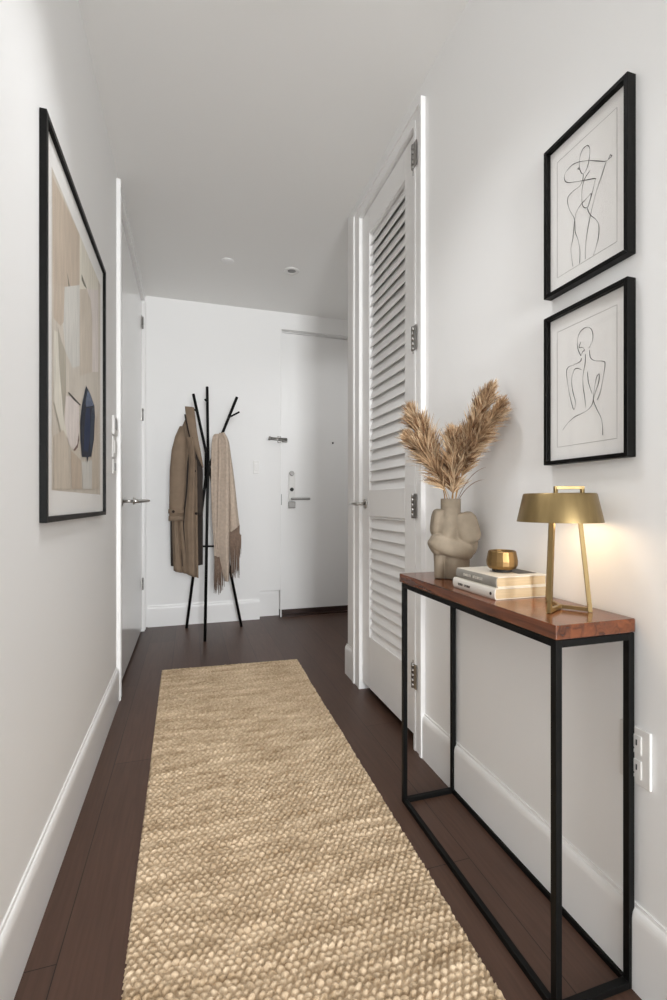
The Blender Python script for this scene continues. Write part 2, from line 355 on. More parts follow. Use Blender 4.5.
# ---- casings (stepped section)
def casing(name, wall, s, y0, y1, ztop, w, wf=None, bottom=0.0):
    """mitred three-band casing round an opening y0..y1, 0..ztop; widths w (near) and wf (far)"""
    wf = wf or w; b = new()
    for (o0, o1, t) in ((0, .24, .020), (.24, .80, .013), (.80, 1, .017)):
        n0, n1 = y0-w+w*o0, y0-w+w*o1; f0, f1 = y1+wf-wf*o0, y1+wf-wf*o1; h0, h1 = ztop+w*(1-o0), ztop+w*(1-o1)
        xa, xb = sorted((wall, wall+s*t))
        prism(b, [(n0, bottom), (n1, bottom), (n1, h1), (n0, h0)], 'x', xa, xb)
        prism(b, [(f1, bottom), (f0, bottom), (f0, h0), (f1, h1)], 'x', xa, xb)
        prism(b, [(n1, h1), (f1, h1), (f0, h0), (n0, h0)], 'x', xa, xb)
    return struct(name, b, 'trim')
casing('trim_1', XL, 1, DY0, DY1, DZ, 0.068, 0.068)
casing('trim_2', XR, -1, CY0, CY1, CZ, 0.072, 0.112)
# entry door casing, flat
b = new()
y = YB+DREC
box(b, 0.8035, 0.808, y-.006, y+.04, 0, HZ-.002); box(b, 1.770, 1.800, y-.006, y, 0, HZ-.002); box(b, 0.808, 1.770, y-.006, y, 2.634, HZ-.002)
box(b, 0.792, 0.8034, YB-.005, YB, .002, HZ); box(b, 0.8034, 1.80, YB-.005, YB, HZ, HZ+.012)
struct('trim_3', b, 'trim', bev=.001)

# ---- door_1: tall gloss-painted door on the left
b = new(); rbox(b, XL-.045, XL-.004, DY0+.004, DY1-.004, .022, DZ-.004, .003); d1 = struct('door_1', b, 'gloss_door')
b = new(); box(b, XL-.06, XL-.02, DY0, DY1, 0.0, .012); struct('sill_1', b, 'dark_steel', d1)
for z in (0.39, 1.77, 2.52):
    b = new(); box(b, XL-.004, XL+.0005, DY1-.035, DY1-.006, z-.05, z+.05)
    for k in range(5): tube(b, [(XL+.004, DY1-.004, z-.05+.0202*k), (XL+.004, DY1-.004, z-.05+.0202*k+.0185)], .006, 10)
    obj('hinge', b, 'steel', d1)
hy, hz = 2.905, 1.060
b = new(); tube(b, [(XL-.004, hy, hz), (XL+.006, hy, hz)], [.027, .025], 24); dh = obj('handle_rose', b, 'chrome', d1)
b = new()
tube(b, [(XL+.006, hy, hz), (XL+.062, hy, hz)], .009, 14)
tube(b, [(XL+.060, hy, hz), (XL+.066, hy, hz)], [.022, .022], 18)
tube(b, [(XL+.062, hy, hz), (XL+.085, hy+.02, hz), (XL+.12, hy+.075, hz+.002), (XL+.136, hy+.11, hz+.003)], [.011, .0115, .0095, .006], 14)
obj('lever', b, 'chrome', d1)

# ---- door_2: louvred closet door
b = new(); F0, F1 = XR+.002, XR+.037
y0, y1 = CY0+.003, CY1-.003
sy0, sy1 = 1.925, 2.362
for (ya, yb) in ((y0, sy0), (sy1, y1)): box(b, F0, F1, ya, yb, .045, CZ-.006)
for (za, zb) in ((.045, .325), (.978, 1.120), (2.512, CZ-.006)): box(b, F0, F1, sy0, sy1, za, zb)
d2 = struct('door_2', b, 'door', bev=.0025)
def louvres(z0, z1, n):
    b = new(); p = (z1-z0)/n; dep, hgt, th = .022, .069, .0050
    for i in range(n+1):
        zb = z0 + p*i - .010
        zt = zb + hgt
        if i == n: zt = zb+.03
        k = (zt-zb)/hgt
        A = [(F0+.003, zb), (F0+.003+dep*k, zt), (F0+.003+dep*k+th*.9, zt-th*.35), (F0+.003+th*.9, zb-th*.35)]
        A = [(x, min(max(z, z0-.004), z1+.004)) for x, z in A]
        prism(b, A, 'y', sy0-.004, sy1+.004)
    return b
for (za, zb, n) in ((.325, .978, 12), (1.120, 2.512, 25)):
    obj('louvre_panel', louvres(za, zb, n), 'door', d2, bev=.0015)
for z in (0.315, 1.037, 1.750, 2.525):
    b = new()
    box(b, F0-.003, F0+.0005, CY0+.006, CY0+.040, z-.052, z+.052); box(b, F0-.022, F0-.0185, CY0-.030, CY0-.001, z-.052, z+.052)
    for k in range(5): tube(b, [(F0-.020, CY0+.004, z-.052+.021*k), (F0-.020, CY0+.004, z-.052+.021*k+.0195)], .0078, 12)
    obj('hinge', b, 'steel', d2)
hy, hz = 2.415, 1.046
b = new(); tube(b, [(F0+.001, hy, hz), (F0-.008, hy, hz)], [.027, .025], 24); obj('handle_rose', b, 'chrome', d2)
b = new(); tube(b, [(F0-.008, hy, hz), (F0-.045, hy, hz)], .009, 14)
tube(b, [(F0-.043, hy-.006, hz), (F0-.050, hy+.02, hz+.001), (F0-.052, hy+.07, hz), (F0-.050, hy+.118, hz-.002)], [.0105, .011, .0095, .006], 14)
obj('lever', b, 'chrome', d2)

# ---- door_3: flush entry door in the recess
yd = YB+DREC
b = new(); rbox(b, 0.811, 1.767, yd-.004, yd+.040, .058, 2.631, .0025); d3 = struct('door_3', b, 'door')
b = new(); box(b, 0.797, 1.765, yd-.05, yd+.055, 0, .014); box(b, 0.797, 1.765, yd-.006, yd+.05, .014, .057)
obj('threshold', b, mat('dark_threshold', srgb(52, 34, 27), 0.4, noise=(20, .2, (.2, 4, 4))), d3)
b = new(); rbox(b, 0.879, 0.940, yd-.014, yd-.004, 1.075, 1.335, .006); obj('lock_plate', b, 'plastic', d3)
b = new(); rbox(b, 0.876, 0.943, yd-.024, yd-.004, 1.000, 1.062, .006)
obj('lock_box', b, 'steel', d3)
b = new(); tube(b, [(.909, yd-.014, 1.325), (.909, yd-.030, 1.325)], [.024, .021], 20); obj('deadbolt_knob', b, 'steel', d3)
b = new(); tube(b, [(.909, yd-.014, 1.175), (.909, yd-.026, 1.175)], [.018, .016], 20); rbox(b, .898, .920, yd-.034, yd-.026, 1.170, 1.180, .003)
obj('thumb_turn', b, 'dark_steel', d3)
b = new(); tube(b, [(.909, yd-.004, 1.088), (.909, yd-.058, 1.088)], .011, 14); rbox(b, .898, 1.075, yd-.066, yd-.050, 1.078, 1.099, .006)
obj('lever', b, 'steel', d3)
b = new(); tube(b, [(1.312, yd-.004, 1.625), (1.312, yd-.008, 1.625)], [.010, .008], 16); obj('peephole', b, 'dark_steel', d3)
b = new()
rbox(b, .812, .868, yd-.010, yd-.004, 1.612, 1.650, .004); tube(b, [(.842, yd-.010, 1.630), (.842, yd-.040, 1.630)], [.010, .013], 14)
rbox(b, .766, .798, YB-.010, YB-.0005, 1.600, 1.660, .003)
tube(b, [(.842, yd-.010, 1.630), (.842, YB-.026, 1.630)], .008, 12)
tube(b, [(.850, YB-.026, 1.637), (.690, YB-.028, 1.641)], .006, 10); tube(b, [(.850, YB-.026, 1.623), (.690, YB-.028, 1.627)], .006, 10); tube(b, [(.692, YB-.028, 1.650), (.686, YB-.028, 1.618)], .010, 12)
obj('swing_guard', b, 'steel', d3)
b = new(); box(b, .8005, .8042, YB-.0065, YB+.03, 1.03, 1.13); obj('strike_plate', b, 'dark_steel', d3)
# ------------------------------------------------------------------ fittings on the walls and ceiling
def wall_plate(name, label, cat, face, s, y0, y1, z0, z1, t=.007):
    """plate on an x wall; s=+1 when it faces +x"""
    r = thing(name, label, cat, (face, (y0+y1)/2, (z0+z1)/2))
    b = new(); rbox(b, min(face, face+s*t), max(face, face+s*t), y0, y1, z0, z1, .0025); obj('cover_plate', b, 'plastic', r)
    return r
g = XL+.0005
r = thing('thermostat', 'small white thermostat above the switch plate beside the tall left door', 'thermostat', (g, 2.585, 1.44))
b = new(); rbox(b, g, g+.013, 2.535, 2.635, 1.392, 1.488, .004); obj('housing', b, 'plastic', r)
b = new(); rbox(b, g+.013, g+.0145, 2.550, 2.620, 1.420, 1.474, .0005); obj('display', b, 'grey_plastic', r)
r = wall_plate('wall_control', 'white light switch plate between thermostat and lower plate on left wall', 'switch', g, 1, 2.540, 2.640, 1.278, 1.384)
for k in (0, 1):
    b = new(); rbox(b, g+.007, g+.011, 2.553+.042*k, 2.585+.042*k, 1.298, 1.364, .0015); obj('rocker', b, 'plastic', r)
r = wall_plate('wall_control', 'white intercom plate with grey button, lowest of three on the left wall', 'switch', g, 1, 2.548, 2.632, 1.196, 1.268)  # intercom plate, not a light switch
b = new(); rbox(b, g+.007, g+.010, 2.570, 2.610, 1.212, 1.252, .001); obj('button', b, 'grey_plastic', r)

# double switch on the back wall
yw = YB-.0005
r = thing('wall_control', 'white switch plate on the back wall beside the entry recess', 'switch', (.574, yw, 1.37))
b = new(); rbox(b, .546, .598, yw-.006, yw, 1.315, 1.430, .0025); obj('cover_plate', b, 'plastic', r)
b = new(); rbox(b, .558, .586, yw-.010, yw-.006, 1.340, 1.405, .0015); obj('rocker', b, 'plastic', r)

# outlet beside the console
g = XR-.0005
r = thing('power_outlet', 'white double power outlet low on the wall behind the console', 'outlet', (g, .775, .505))
b = new(); rbox(b, g-.007, g, .738, .812, .443, .566, .0025); cp = obj('cover_plate', b, 'plastic', r)
for z in (.478, .531):
    b = new(); rbox(b, g-.0095, g-.007, .757, .793, z-.020, z+.020, .001); so = obj('socket', b, 'plastic', r)
    b = new(); box(b, g-.0100, g-.0094, .766, .769, z-.002, z+.010); box(b, g-.0100, g-.0094, .781, .784, z-.002, z+.010)
    tube(b, [(g-.0100, .775, z-.010), (g-.0094, .775, z-.010)], .0028, 10); obj('slots', b, 'dark_steel', so)

# ceiling discs
r = thing('sprinkler_cover', 'flat white round sprinkler cover on the ceiling, left of the downlight', 'sprinkler', (.262, 3.45, H))
b = new(); lathe(b, [(0, H-.006), (.040, H-.006), (.044, H-.004), (.046, H-.0005), (0, H-.0005)], .262, 3.45, 32); obj('cover_disc', b, 'trim', r)
r = thing('recessed_downlight', 'white recessed ceiling downlight with a dark aperture near the entry', 'ceiling light', (.733, 3.455, H))
b = new(); lathe(b, [(.058, H-.0005), (.058, H-.004), (.052, H-.008), (.036, H-.008), (.030, H-.002)], .733, 3.455, 32); obj('trim_ring', b, 'plastic', r)
b = new(); lathe(b, [(0, H-.0012), (.031, H-.0012), (.031, H-.0006), (0, H-.0006)], .733, 3.455, 32); obj('aperture', b, 'grey_plastic', r)

# ------------------------------------------------------------------ framed pictures
def picture_frame(bm, s, wall, depth, y0, y1, z0, z1, bar):
    xa, xb = sorted((wall, wall+s*depth))
    # four mitred bars
    O = [(y0, z0), (y1, z0), (y1, z1), (y0, z1)]; I = [(y0+bar, z0+bar), (y1-bar, z0+bar), (y1-bar, z1-bar), (y0+bar, z1-bar)]
    for i in range(4):
        j = (i+1) % 4; prism(bm, [O[i], O[j], I[j], I[i]], 'x', xa, xb)
def ribbon(bm, pts, x, s, w, mi):
    """ink stroke: a raised strip following pts (y,z) on plane x"""
    P = smooth2(pts, 6); n = len(P); L = []; R = []
    for i, (a, c) in enumerate(P):
        p0 = P[max(i-1, 0)]; p1 = P[min(i+1, n-1)]; dy, dz = p1[0]-p0[0], p1[1]-p0[1]; l = math.hypot(dy, dz) or 1
        k = w*(.75+.35*math.sin(i*.35))*.5
        ny, nz = -dz/l*k, dy/l*k
        L.append(bm.verts.new((x, a+ny, c+nz))); R.append(bm.verts.new((x, a-ny, c-nz)))
    for i in range(n-1):
        f = bm.faces.new((L[i], L[i+1], R[i+1], R[i])); f.material_index = mi
def smooth2(pts, k):
    out = []; n = len(pts)
    for i in range(n-1):
        p0, p1, p2, p3 = pts[max(i-1, 0)], pts[i], pts[i+1], pts[min(i+2, n-1)]
        for j in range(k):
            t = j/k
            out.append(tuple(.5*((2*p1[q])+(-p0[q]+p2[q])*t+(2*p0[q]-5*p1[q]+4*p2[q]-p3[q])*t*t+(-p0[q]+3*p1[q]-3*p2[q]+p3[q])*t**3) for q in range(len(p1))))
    out.append(tuple(pts[-1])); return out

def line_drawing(label, z0, z1, figure):
    y0, y1 = .776, 1.026; wall = XR-.001; dep = .024; bar = .010
    r = thing('framed_line_drawing', label, 'picture', (wall, (y0+y1)/2, z0), 'framed line drawings above the console')
    b = new(); picture_frame(b, -1, wall, dep, y0, y1, z0, z1, bar); obj('frame', b, 'black_frame', r, bev=.0008)
    b = new(); xp = wall-.010; box(b, xp, wall-.002, y0+.006, y1-.006, z0+.006, z1-.006)
    # the window cut in the mat shows as a fine bevel line
    a0, a1, c0, c1 = y0+.038, y1-.034, z0+.045, z1-.045
    for (p, q) in (((a0, c1), (a1, c1)), ((a1, c1), (a1, c0)), ((a1, c0), (a0, c0)), ((a0, c0), (a0, c1))):
        ribbon(b, [p, q], xp-.0004, -1, .0012, 1)
    obj('mat_board', b, ['paper', 'pencil'], r, fix=False)
    b = new()
    for st in figure: ribbon(b, st, xp-.0008, -1, .0017, 0)
    obj('drawing', b, 'ink', r, fix=False)
    b = new(); box(b, wall-.0165, wall-.0150, y0+.007, y1-.007, z0+.007, z1-.007); obj('glass', b, 'glass', r)
line_drawing('upper black framed line drawing of a dancing figure with raised arm', 1.592, 1.983, FIG_A)
line_drawing('lower black framed line drawing of a bare back, under the dancing figure', 1.150, 1.540, FIG_B)

PC = {'tan': srgb(200, 184, 166), 'cream': srgb(228, 222, 208), 'olive': srgb(122, 118, 100), 'pale': srgb(216, 213, 206), 'sand': srgb(208, 196, 180), 'blush': srgb(228, 218, 212),
      'ash': srgb(180, 172, 156), 'plum': srgb(128, 106, 100), 'stalk': srgb(72, 64, 58), 'navy': srgb(24, 34, 52), 'slate': srgb(92, 104, 128), 'blue': srgb(28, 46, 82), 'steel': srgb(52, 64, 82), 'ground': srgb(212, 203, 190)}
for k, c in PC.items(): M['art_'+k] = mat('watercolour_'+k, c, .9, noise=(9, .09, (1, 6, 1)))
wall = XL+.001
y0, y1, z0, z1 = 1.369, 2.262, .998, 2.068
r = thing('framed_abstract_print', 'large black framed beige and navy abstract print on the left wall', 'picture', (wall, (y0+y1)/2, z0))
b = new(); picture_frame(b, 1, wall, .017, y0, y1, z0, z1, .016); obj('frame', b, 'black_frame', r, bev=.0008)
b = new(); box(b, wall+.002, wall+.0060, y0+.008, y1-.008, z0+.008, z1-.008); obj('mat_board', b, 'paper', r)
keys = list(PC); b = new(); xp = wall+.0064
def sheet_poly(b, poly, x, key):
    f = b.faces.new([b.verts.new((x, p[0], p[1])) for p in poly]); f.material_index = keys.index(key)
sheet_poly(b, [(1.455, 1.085), (2.185, 1.085), (2.185, 1.975), (1.455, 1.975)], xp, 'ground')
import re as _re
for i, (k, poly) in enumerate(PRINT.items()):
    sheet_poly(b, [(min(max(p[0], 1.456), 2.184), min(max(p[1], 1.086), 1.974)) for p in poly], xp+.00008*(i+1), _re.sub(r'\d', '', k))
b.normal_update(); bmesh.ops.triangulate(b, faces=b.faces[:])
obj('print', b, ['art_'+k for k in keys], r, fix=False)
b = new(); box(b, wall+.0105, wall+.0118, y0+.010, y1-.010, z0+.010, z1-.010); obj('glass', b, 'glass', r)

# ------------------------------------------------------------------ jute runner: a knitted height field on real rows of stitches
def rug():
    far_l, far_r, near_l, near_r = (-.165, 3.083), (.681, 3.036), (-.128, .45), (.627, .45)
    nx, ny = 240, 1060
    rows, cols = 176, 40
    rnd = random.Random(3)
    rowh = [rnd.uniform(.82, 1.05) for _ in range(rows+2)]; rowgap = [1.0 if rnd.random() < .8 else 1.8 for _ in range(rows+2)]
    jit = [[rnd.uniform(-.1, .1) for _ in range(cols+3)] for _ in range(rows+2)]; jh = [[rnd.uniform(.72, 1.12) for _ in range(cols+3)] for _ in range(rows+2)]
    def hgt(s, t):
        if s < 0 or s > 1: return 0
        wob = .25*math.sin(s*7+t*21)+.18*math.sin(s*17+t*9)
        rr = t*rows + wob; j = int(math.floor(rr)); fr = rr-j; j = min(max(j, 0), rows)
        cc = s*cols + (.5 if j % 2 else 0) + (fr-.5)*(.55 if (j//2) % 2 else -.55)*1.0; i = int(math.floor(cc)); fc = cc-i; i = min(max(i, 0), cols+1)
        fc += jit[j][i]
        dv = (fr-.5)*2*rowgap[j]**.25; du = (fc-.5)*2
        e = 1-(abs(dv)**2.3)*1.30-(abs(du)**2.5)*1.08
        return max(0, e)**.5*rowh[j]*jh[j][i]
    bm = new(); V = []
    for a in range(ny+1):
        t = a/ny; row = []
        for c in range(nx+1):
            s = c/nx
            xl = near_l[0]+(far_l[0]-near_l[0])*t; xr = near_r[0]+(far_r[0]-near_r[0])*t
            yl = near_l[1]+(far_l[1]-near_l[1])*t; yr = near_r[1]+(far_r[1]-near_r[1])*t
            x = xl+(xr-xl)*s; y = yl+(yr-yl)*s
            edge = min(s, 1-s)*cols
            x += .0035*math.sin(t*rows*2*PI)*max(0, 1-edge)*(1 if s > .5 else -1)
            z = .001+.0155*hgt(s, t)
            if c in (0, nx) or a in (0, ny): z = .0005
            row.append(bm.verts.new((x, y, z)))
        V.append(row)
    for a in range(ny):
        for c in range(nx):
            f = bm.faces.new((V[a][c], V[a][c+1], V[a+1][c+1], V[a+1][c])); f.smooth = True
    return bm
o = obj('jute_rug', rug(), 'jute', fix=False); tag(o, 'long chunky woven natural jute runner on the dark wood floor', 'rug')
b = new(); tube(b, [(-.166+.847*k/40, 3.084-.047*k/40+.0015*math.sin(k*2.2), .006) for k in range(41)], .0055, 8); obj('hem', b, 'jute', o)

# ------------------------------------------------------------------ console table
TZ = .800
TX0, TX1, TY0, TY1 = .711, .922, .773, 1.515
ct = thing('console_table', 'slim console table with a walnut top and black metal frame against the right wall', 'console table', (.81, 1.14, 0))
b = new(); rbox(b, TX0, TX1, TY0, TY1, TZ-.030, TZ, .002); obj('tabletop', b, 'wood', ct)
q = .0078
LX0, LX1, LY0, LY1 = TX0+q+.001, TX1-q-.001, TY0+q+.001, TY1-q-.016
for x, y in ((LX0, LY0), (LX1, LY0), (LX0, LY1), (LX1, LY1)):
    b = new(); box(b, x-q, x+q, y-q, y+q, 0, TZ-.031); obj('leg', b, 'black_metal', ct, bev=.0012)
for z in (q, TZ-.031-q):
    for (xa, xb, ya, yb) in ((LX0-q, LX0+q, LY0+q, LY1-q), (LX1-q, LX1+q, LY0+q, LY1-q), (LX0+q, LX1-q, LY0-q, LY0+q), (LX0+q, LX1-q, LY1-q, LY1+q)):
        b = new(); box(b, xa, xb, ya, yb, z-q, z+q); obj('rail', b, 'black_metal', ct, bev=.0012)

# ------------------------------------------------------------------ books, bowl, lamp
def book(name, label, x0, x1, y0, y1, z0, z1, cover_mats, extra=None):
    r = thing(name, label, 'book', ((x0+x1)/2, (y0+y1)/2, z0), 'stacked books on the console')
    t = .0028; b = new()
    rbox(b, x0+.004, x1, y0, y1, z0, z0+t, .0008); rbox(b, x0+.004, x1, y0, y1, z1-t, z1, .0008, mi=0)
    # rounded spine on the -x side
    n = 10; outer = [(x0+.006-.0058*math.sin(PI*k/n), z0+(z1-z0)*(.5-.5*math.cos(PI*k/n))) for k in range(n+1)]
    inner = [(x+.0030 if 0 < i < n else x, z) for i, (x, z) in enumerate(outer)]
    prism(b, outer+[(p[0]+.003, min(max(p[1], z0+.0005), z1-.0005)) for p in outer[::-1]], 'y', y0, y1, mi=1)
    cv = obj('cover', b, cover_mats, r)
    if extra: extra(cv, x0, y0, y1, z0, z1)
    b = new(); rbox(b, x0+.006, x1-.004, y0+.003, y1-.003, z0+t, z1-t, .001); obj('page_block', b, 'pages', r)
    return r
def spine_marks(cv, x0, y0, y1, z0, z1):
    # tiny illegible title words, author words and a publisher's roundel, reading along the spine
    b = new(); zc = (z0+z1)/2; rnd = random.Random(5); y = y1-.030
    def glyph(yc, h, key):
        k = key % 4; x = x0-.0008
        box(b, x, x+.0020, yc-.0004, yc+.0004, zc-h, zc+h)
        if k in (0, 2): box(b, x, x+.0020, yc-.0022, yc, zc+h-.0008, zc+h)
        if k in (1, 2): box(b, x, x+.0020, yc-.0022, yc, zc-h, zc-h+.0008)
        if k in (0, 3): box(b, x, x+.0020, yc-.0022, yc, zc-.0004, zc+.0004)
        if k == 3: box(b, x, x+.0020, yc-.0024, yc-.0016, zc-h, zc+h)
    for w, nm in ((6, 'title_lettering'), (7, 'author_lettering')):
        for c in range(w): glyph(y, .0030, rnd.randrange(4)); y -= .0040
        y -= .008
        obj(nm, b, 'coat_dark', cv); b = new()
    tube(b, [(x0-.0008, y0+.016, zc), (x0+.0012, y0+.016, zc)], .0042, 14)
    obj('spine_roundel', b, 'coat_dark', cv)
def jacket_art(cv, x0, y0, y1, z0, z1):
    b = new(); box(b, x0+.095, x0+.155, y0+.030, y0+.130, z1-.0004, z1+.0003); obj('jacket_print', b, 'cover_dark', cv)
    b = new(); zc = (z0+z1)/2; x = x0-.0006; rnd = random.Random(9); y = y1-.035
    for c in range(16):
        y -= .0052
        if c == 7: y -= .010; obj('title_lettering', b, 'cover_pale', cv); b = new()
        box(b, x, x+.0016, y-.0005, y+.0005, zc-.0035, zc+.0035); box(b, x, x+.0016, y-.0026, y, zc+(.0028 if rnd.random() < .5 else -.0035), zc+(.0035 if rnd.random() < .5 else -.0028))
    obj('author_lettering', b, 'cover_pale', cv)
book('book', 'white book with fine dark spine lettering, lying under the grey book', .745, .912, 1.020, 1.218, TZ+.0003, TZ+.0303, ['cover_pale', 'cover_white'], spine_marks)
book('book', 'grey spined book with a pale cover, lying on top of the white book', .752, .914, 1.024, 1.212, TZ+.0306, TZ+.0586, ['cover_pale', 'cover_grey'], jacket_art)

bz = TZ+.0592; bx, by = .832, 1.105
r = thing('brass_bowl', 'small faceted brass bowl standing on the stacked books', 'bowl', (bx, by, bz))
b = new(); lathe(b, [(0, bz), (.026, bz), (.027, bz+.005), (.024, bz+.008), (0, bz+.008)], bx, by, 32); obj('foot', b, 'dark_steel', r)
b = new(); N = 16
def faceted(prof, mi=0):
    rings = []
    for rr, z in prof:
        rings.append([b.verts.new((bx+rr*math.cos(2*PI*(j+.5)/N), by+rr*math.sin(2*PI*(j+.5)/N), z)) for j in range(N)])
    for A, B in zip(rings, rings[1:]):
        for j in range(N): b.faces.new((A[j], A[(j+1) % N], B[(j+1) % N], B[j]))
    b.faces.new(rings[0][::-1]); b.faces.new(rings[-1])
faceted([(.024, bz+.006), (.036, bz+.009), (.041, bz+.018), (.042, bz+.030), (.037, bz+.056), (.034, bz+.059), (.031, bz+.057), (.034, bz+.030), (.030, bz+.016)])
obj('bowl', b, 'brass_bowl', r, bev=.0014)

lx, ly = .822, .884
lamp = thing('table_lamp', 'lit brass table lamp with a drum shade and three slim legs on the console', 'lamp', (lx, ly, TZ))
SB, ST = TZ+.206, TZ+.272
b = new(); lathe(b, [(.0925, SB), (.0910, SB), (.0765, ST-.003), (.012, ST-.003), (.012, ST), (.0765, ST), (.0785, ST-.002), (.0925, SB)], lx, ly, 72); sh = obj('shade', b, 'brass', lamp)
b = new(); lathe(b, [(0, SB+.014), (.076, SB+.014), (.076, SB+.017), (0, SB+.017)], lx, ly, 40); obj('diffuser', b, 'lamp_glow', sh)
feet = [(.778, .866), (.874, .846), (.864, .968)]
tops = [(lx+(fx-lx)*.66, ly+(fy-ly)*.66) for fx, fy in feet]
for (fx, fy), (tx, ty) in zip(feet, tops):
    b = new(); tube(b, [(fx, fy, TZ+.0005), (tx, ty, SB+.016)], .0046, square=True); obj('leg', b, 'brass', lamp, bev=.0006)
b = new()
for fx, fy in feet: tube(b, [(lx+.012, ly+.01, TZ+.0065), (fx, fy, TZ+.0065)], .0042, square=True)
tube(b, [(lx+.012, ly+.01, TZ+.0015), (lx+.012, ly+.01, TZ+.0110)], .0062, 10)
obj('base_spokes', b, 'brass', lamp, bev=.0005)
hd = Vector((.956, -.294, 0)); c0 = Vector((lx, ly, 0))
b = new(); A = c0-hd*.030+hd*.022; B = c0+hd*.032+hd*.022
for pts in ([(A.x, A.y, ST-.001), (A.x, A.y, ST+.015)], [(B.x, B.y, ST-.001), (B.x, B.y, ST+.015)], [(A.x-hd.x*.0035, A.y-hd.y*.0035, ST+.0135), (B.x+hd.x*.0035, B.y+hd.y*.0035, ST+.0135)]):
    tube(b, pts, .0036, square=True)
obj('handle', b, 'brass', lamp, bev=.0005)

# ------------------------------------------------------------------ torso vase
def vase():
    """abstract folded-arm torso; local frame: right = image right (a), forward = toward the viewer (c)"""
    bm = new()
    A = Vector((.956, -.294, 0)); Fw = Vector((-.294, -.956, 0)); O = Vector((.832, 1.362, TZ+.0006))
    def P(a, c, z): return O + A*a + Fw*c + Vector((0, 0, z))
    def blob(a, c, z, ra, rc, rz, rot=0, seg=24):
        t = bmesh.new(); bmesh.ops.create_uvsphere(t, u_segments=seg, v_segments=16, radius=1)
        for v in t.verts:
            x, y, w = v.co; k = .62   # squarish super-ellipsoid
            sg = lambda q: math.copysign(abs(q)**k, q)
            x, y, w = sg(x)*ra, sg(y)*rc, sg(w)*rz
            cr, sr = math.cos(rot), math.sin(rot); x, w = x*cr-w*sr, x*sr+w*cr
            v.co = P(a+x, c+y, z+w)
        merge(bm, t)
    def tb(pts, rad, n=20): tube(bm, [P(*p) for p in pts], rad, n)
    # legs
    tb([(-.044, .000, .0), (-.044, .000, .05), (-.040, .0, .10)], [.0165, .0175, .024])
    tb([(.014, .006, .0), (.014, .006, .05), (.014, .004, .10)], [.039, .040, .042], 28)
    # broad back and right shoulder, one squared block
    blob(.034, -.004, .144, .048, .043, .074, rot=.02)
    # left shoulder
    blob(-.048, -.004, .184, .022, .034, .046, rot=-.12)
    # chest between them
    blob(-.008, .010, .166, .046, .034, .052)
    blob(-.004, .018, .150, .044, .028, .034, rot=-.2)
    # front plane of the right upper arm, ending in a diagonal crease
    blob(.039, .039, .169, .037, .019, .052, rot=.30)
    # chin and hand lobe under the neck
    tb([(-.006, .004, .220), (-.012, .022, .195), (-.020, .032, .160), (-.026, .034, .130)], [.032, .030, .026, .022])
    # lap: the slanting lower mass, high at the left
    blob(-.008, .016, .106, .073, .046, .033, rot=-.30)
    blob(-.050, .012, .112, .030, .034, .030, rot=.5)
    return bm, P
bm, VP = vase()
r = thing('torso_vase', 'taupe clay vase shaped like a folded torso, holding dried pampas', 'vase', (.832, 1.362, TZ))
o = obj('body', bm, 'clay', r)
rm = o.modifiers.new('fuse', 'REMESH'); rm.mode = 'VOXEL'; rm.voxel_size = .0024; rm.use_smooth_shade = True
sm = o.modifiers.new('ease', 'SMOOTH'); sm.iterations = 6; sm.factor = .5
b = new(); A = VP(-.006, 0, 0)
lathe(b, [(0, A.z+.206), (.030, A.z+.206), (.0325, A.z+.225), (.0325, A.z+.262), (.031, A.z+.2635), (.0285, A.z+.2625), (.027, A.z+.215), (0, A.z+.214)], A.x, A.y, 40)
tube(b, [VP(-.012, .018, .150), VP(-.008, .008, .205), VP(-.006, 0, .232)], [.026, .029, .032], 24)
obj('neck', b, 'clay', r)

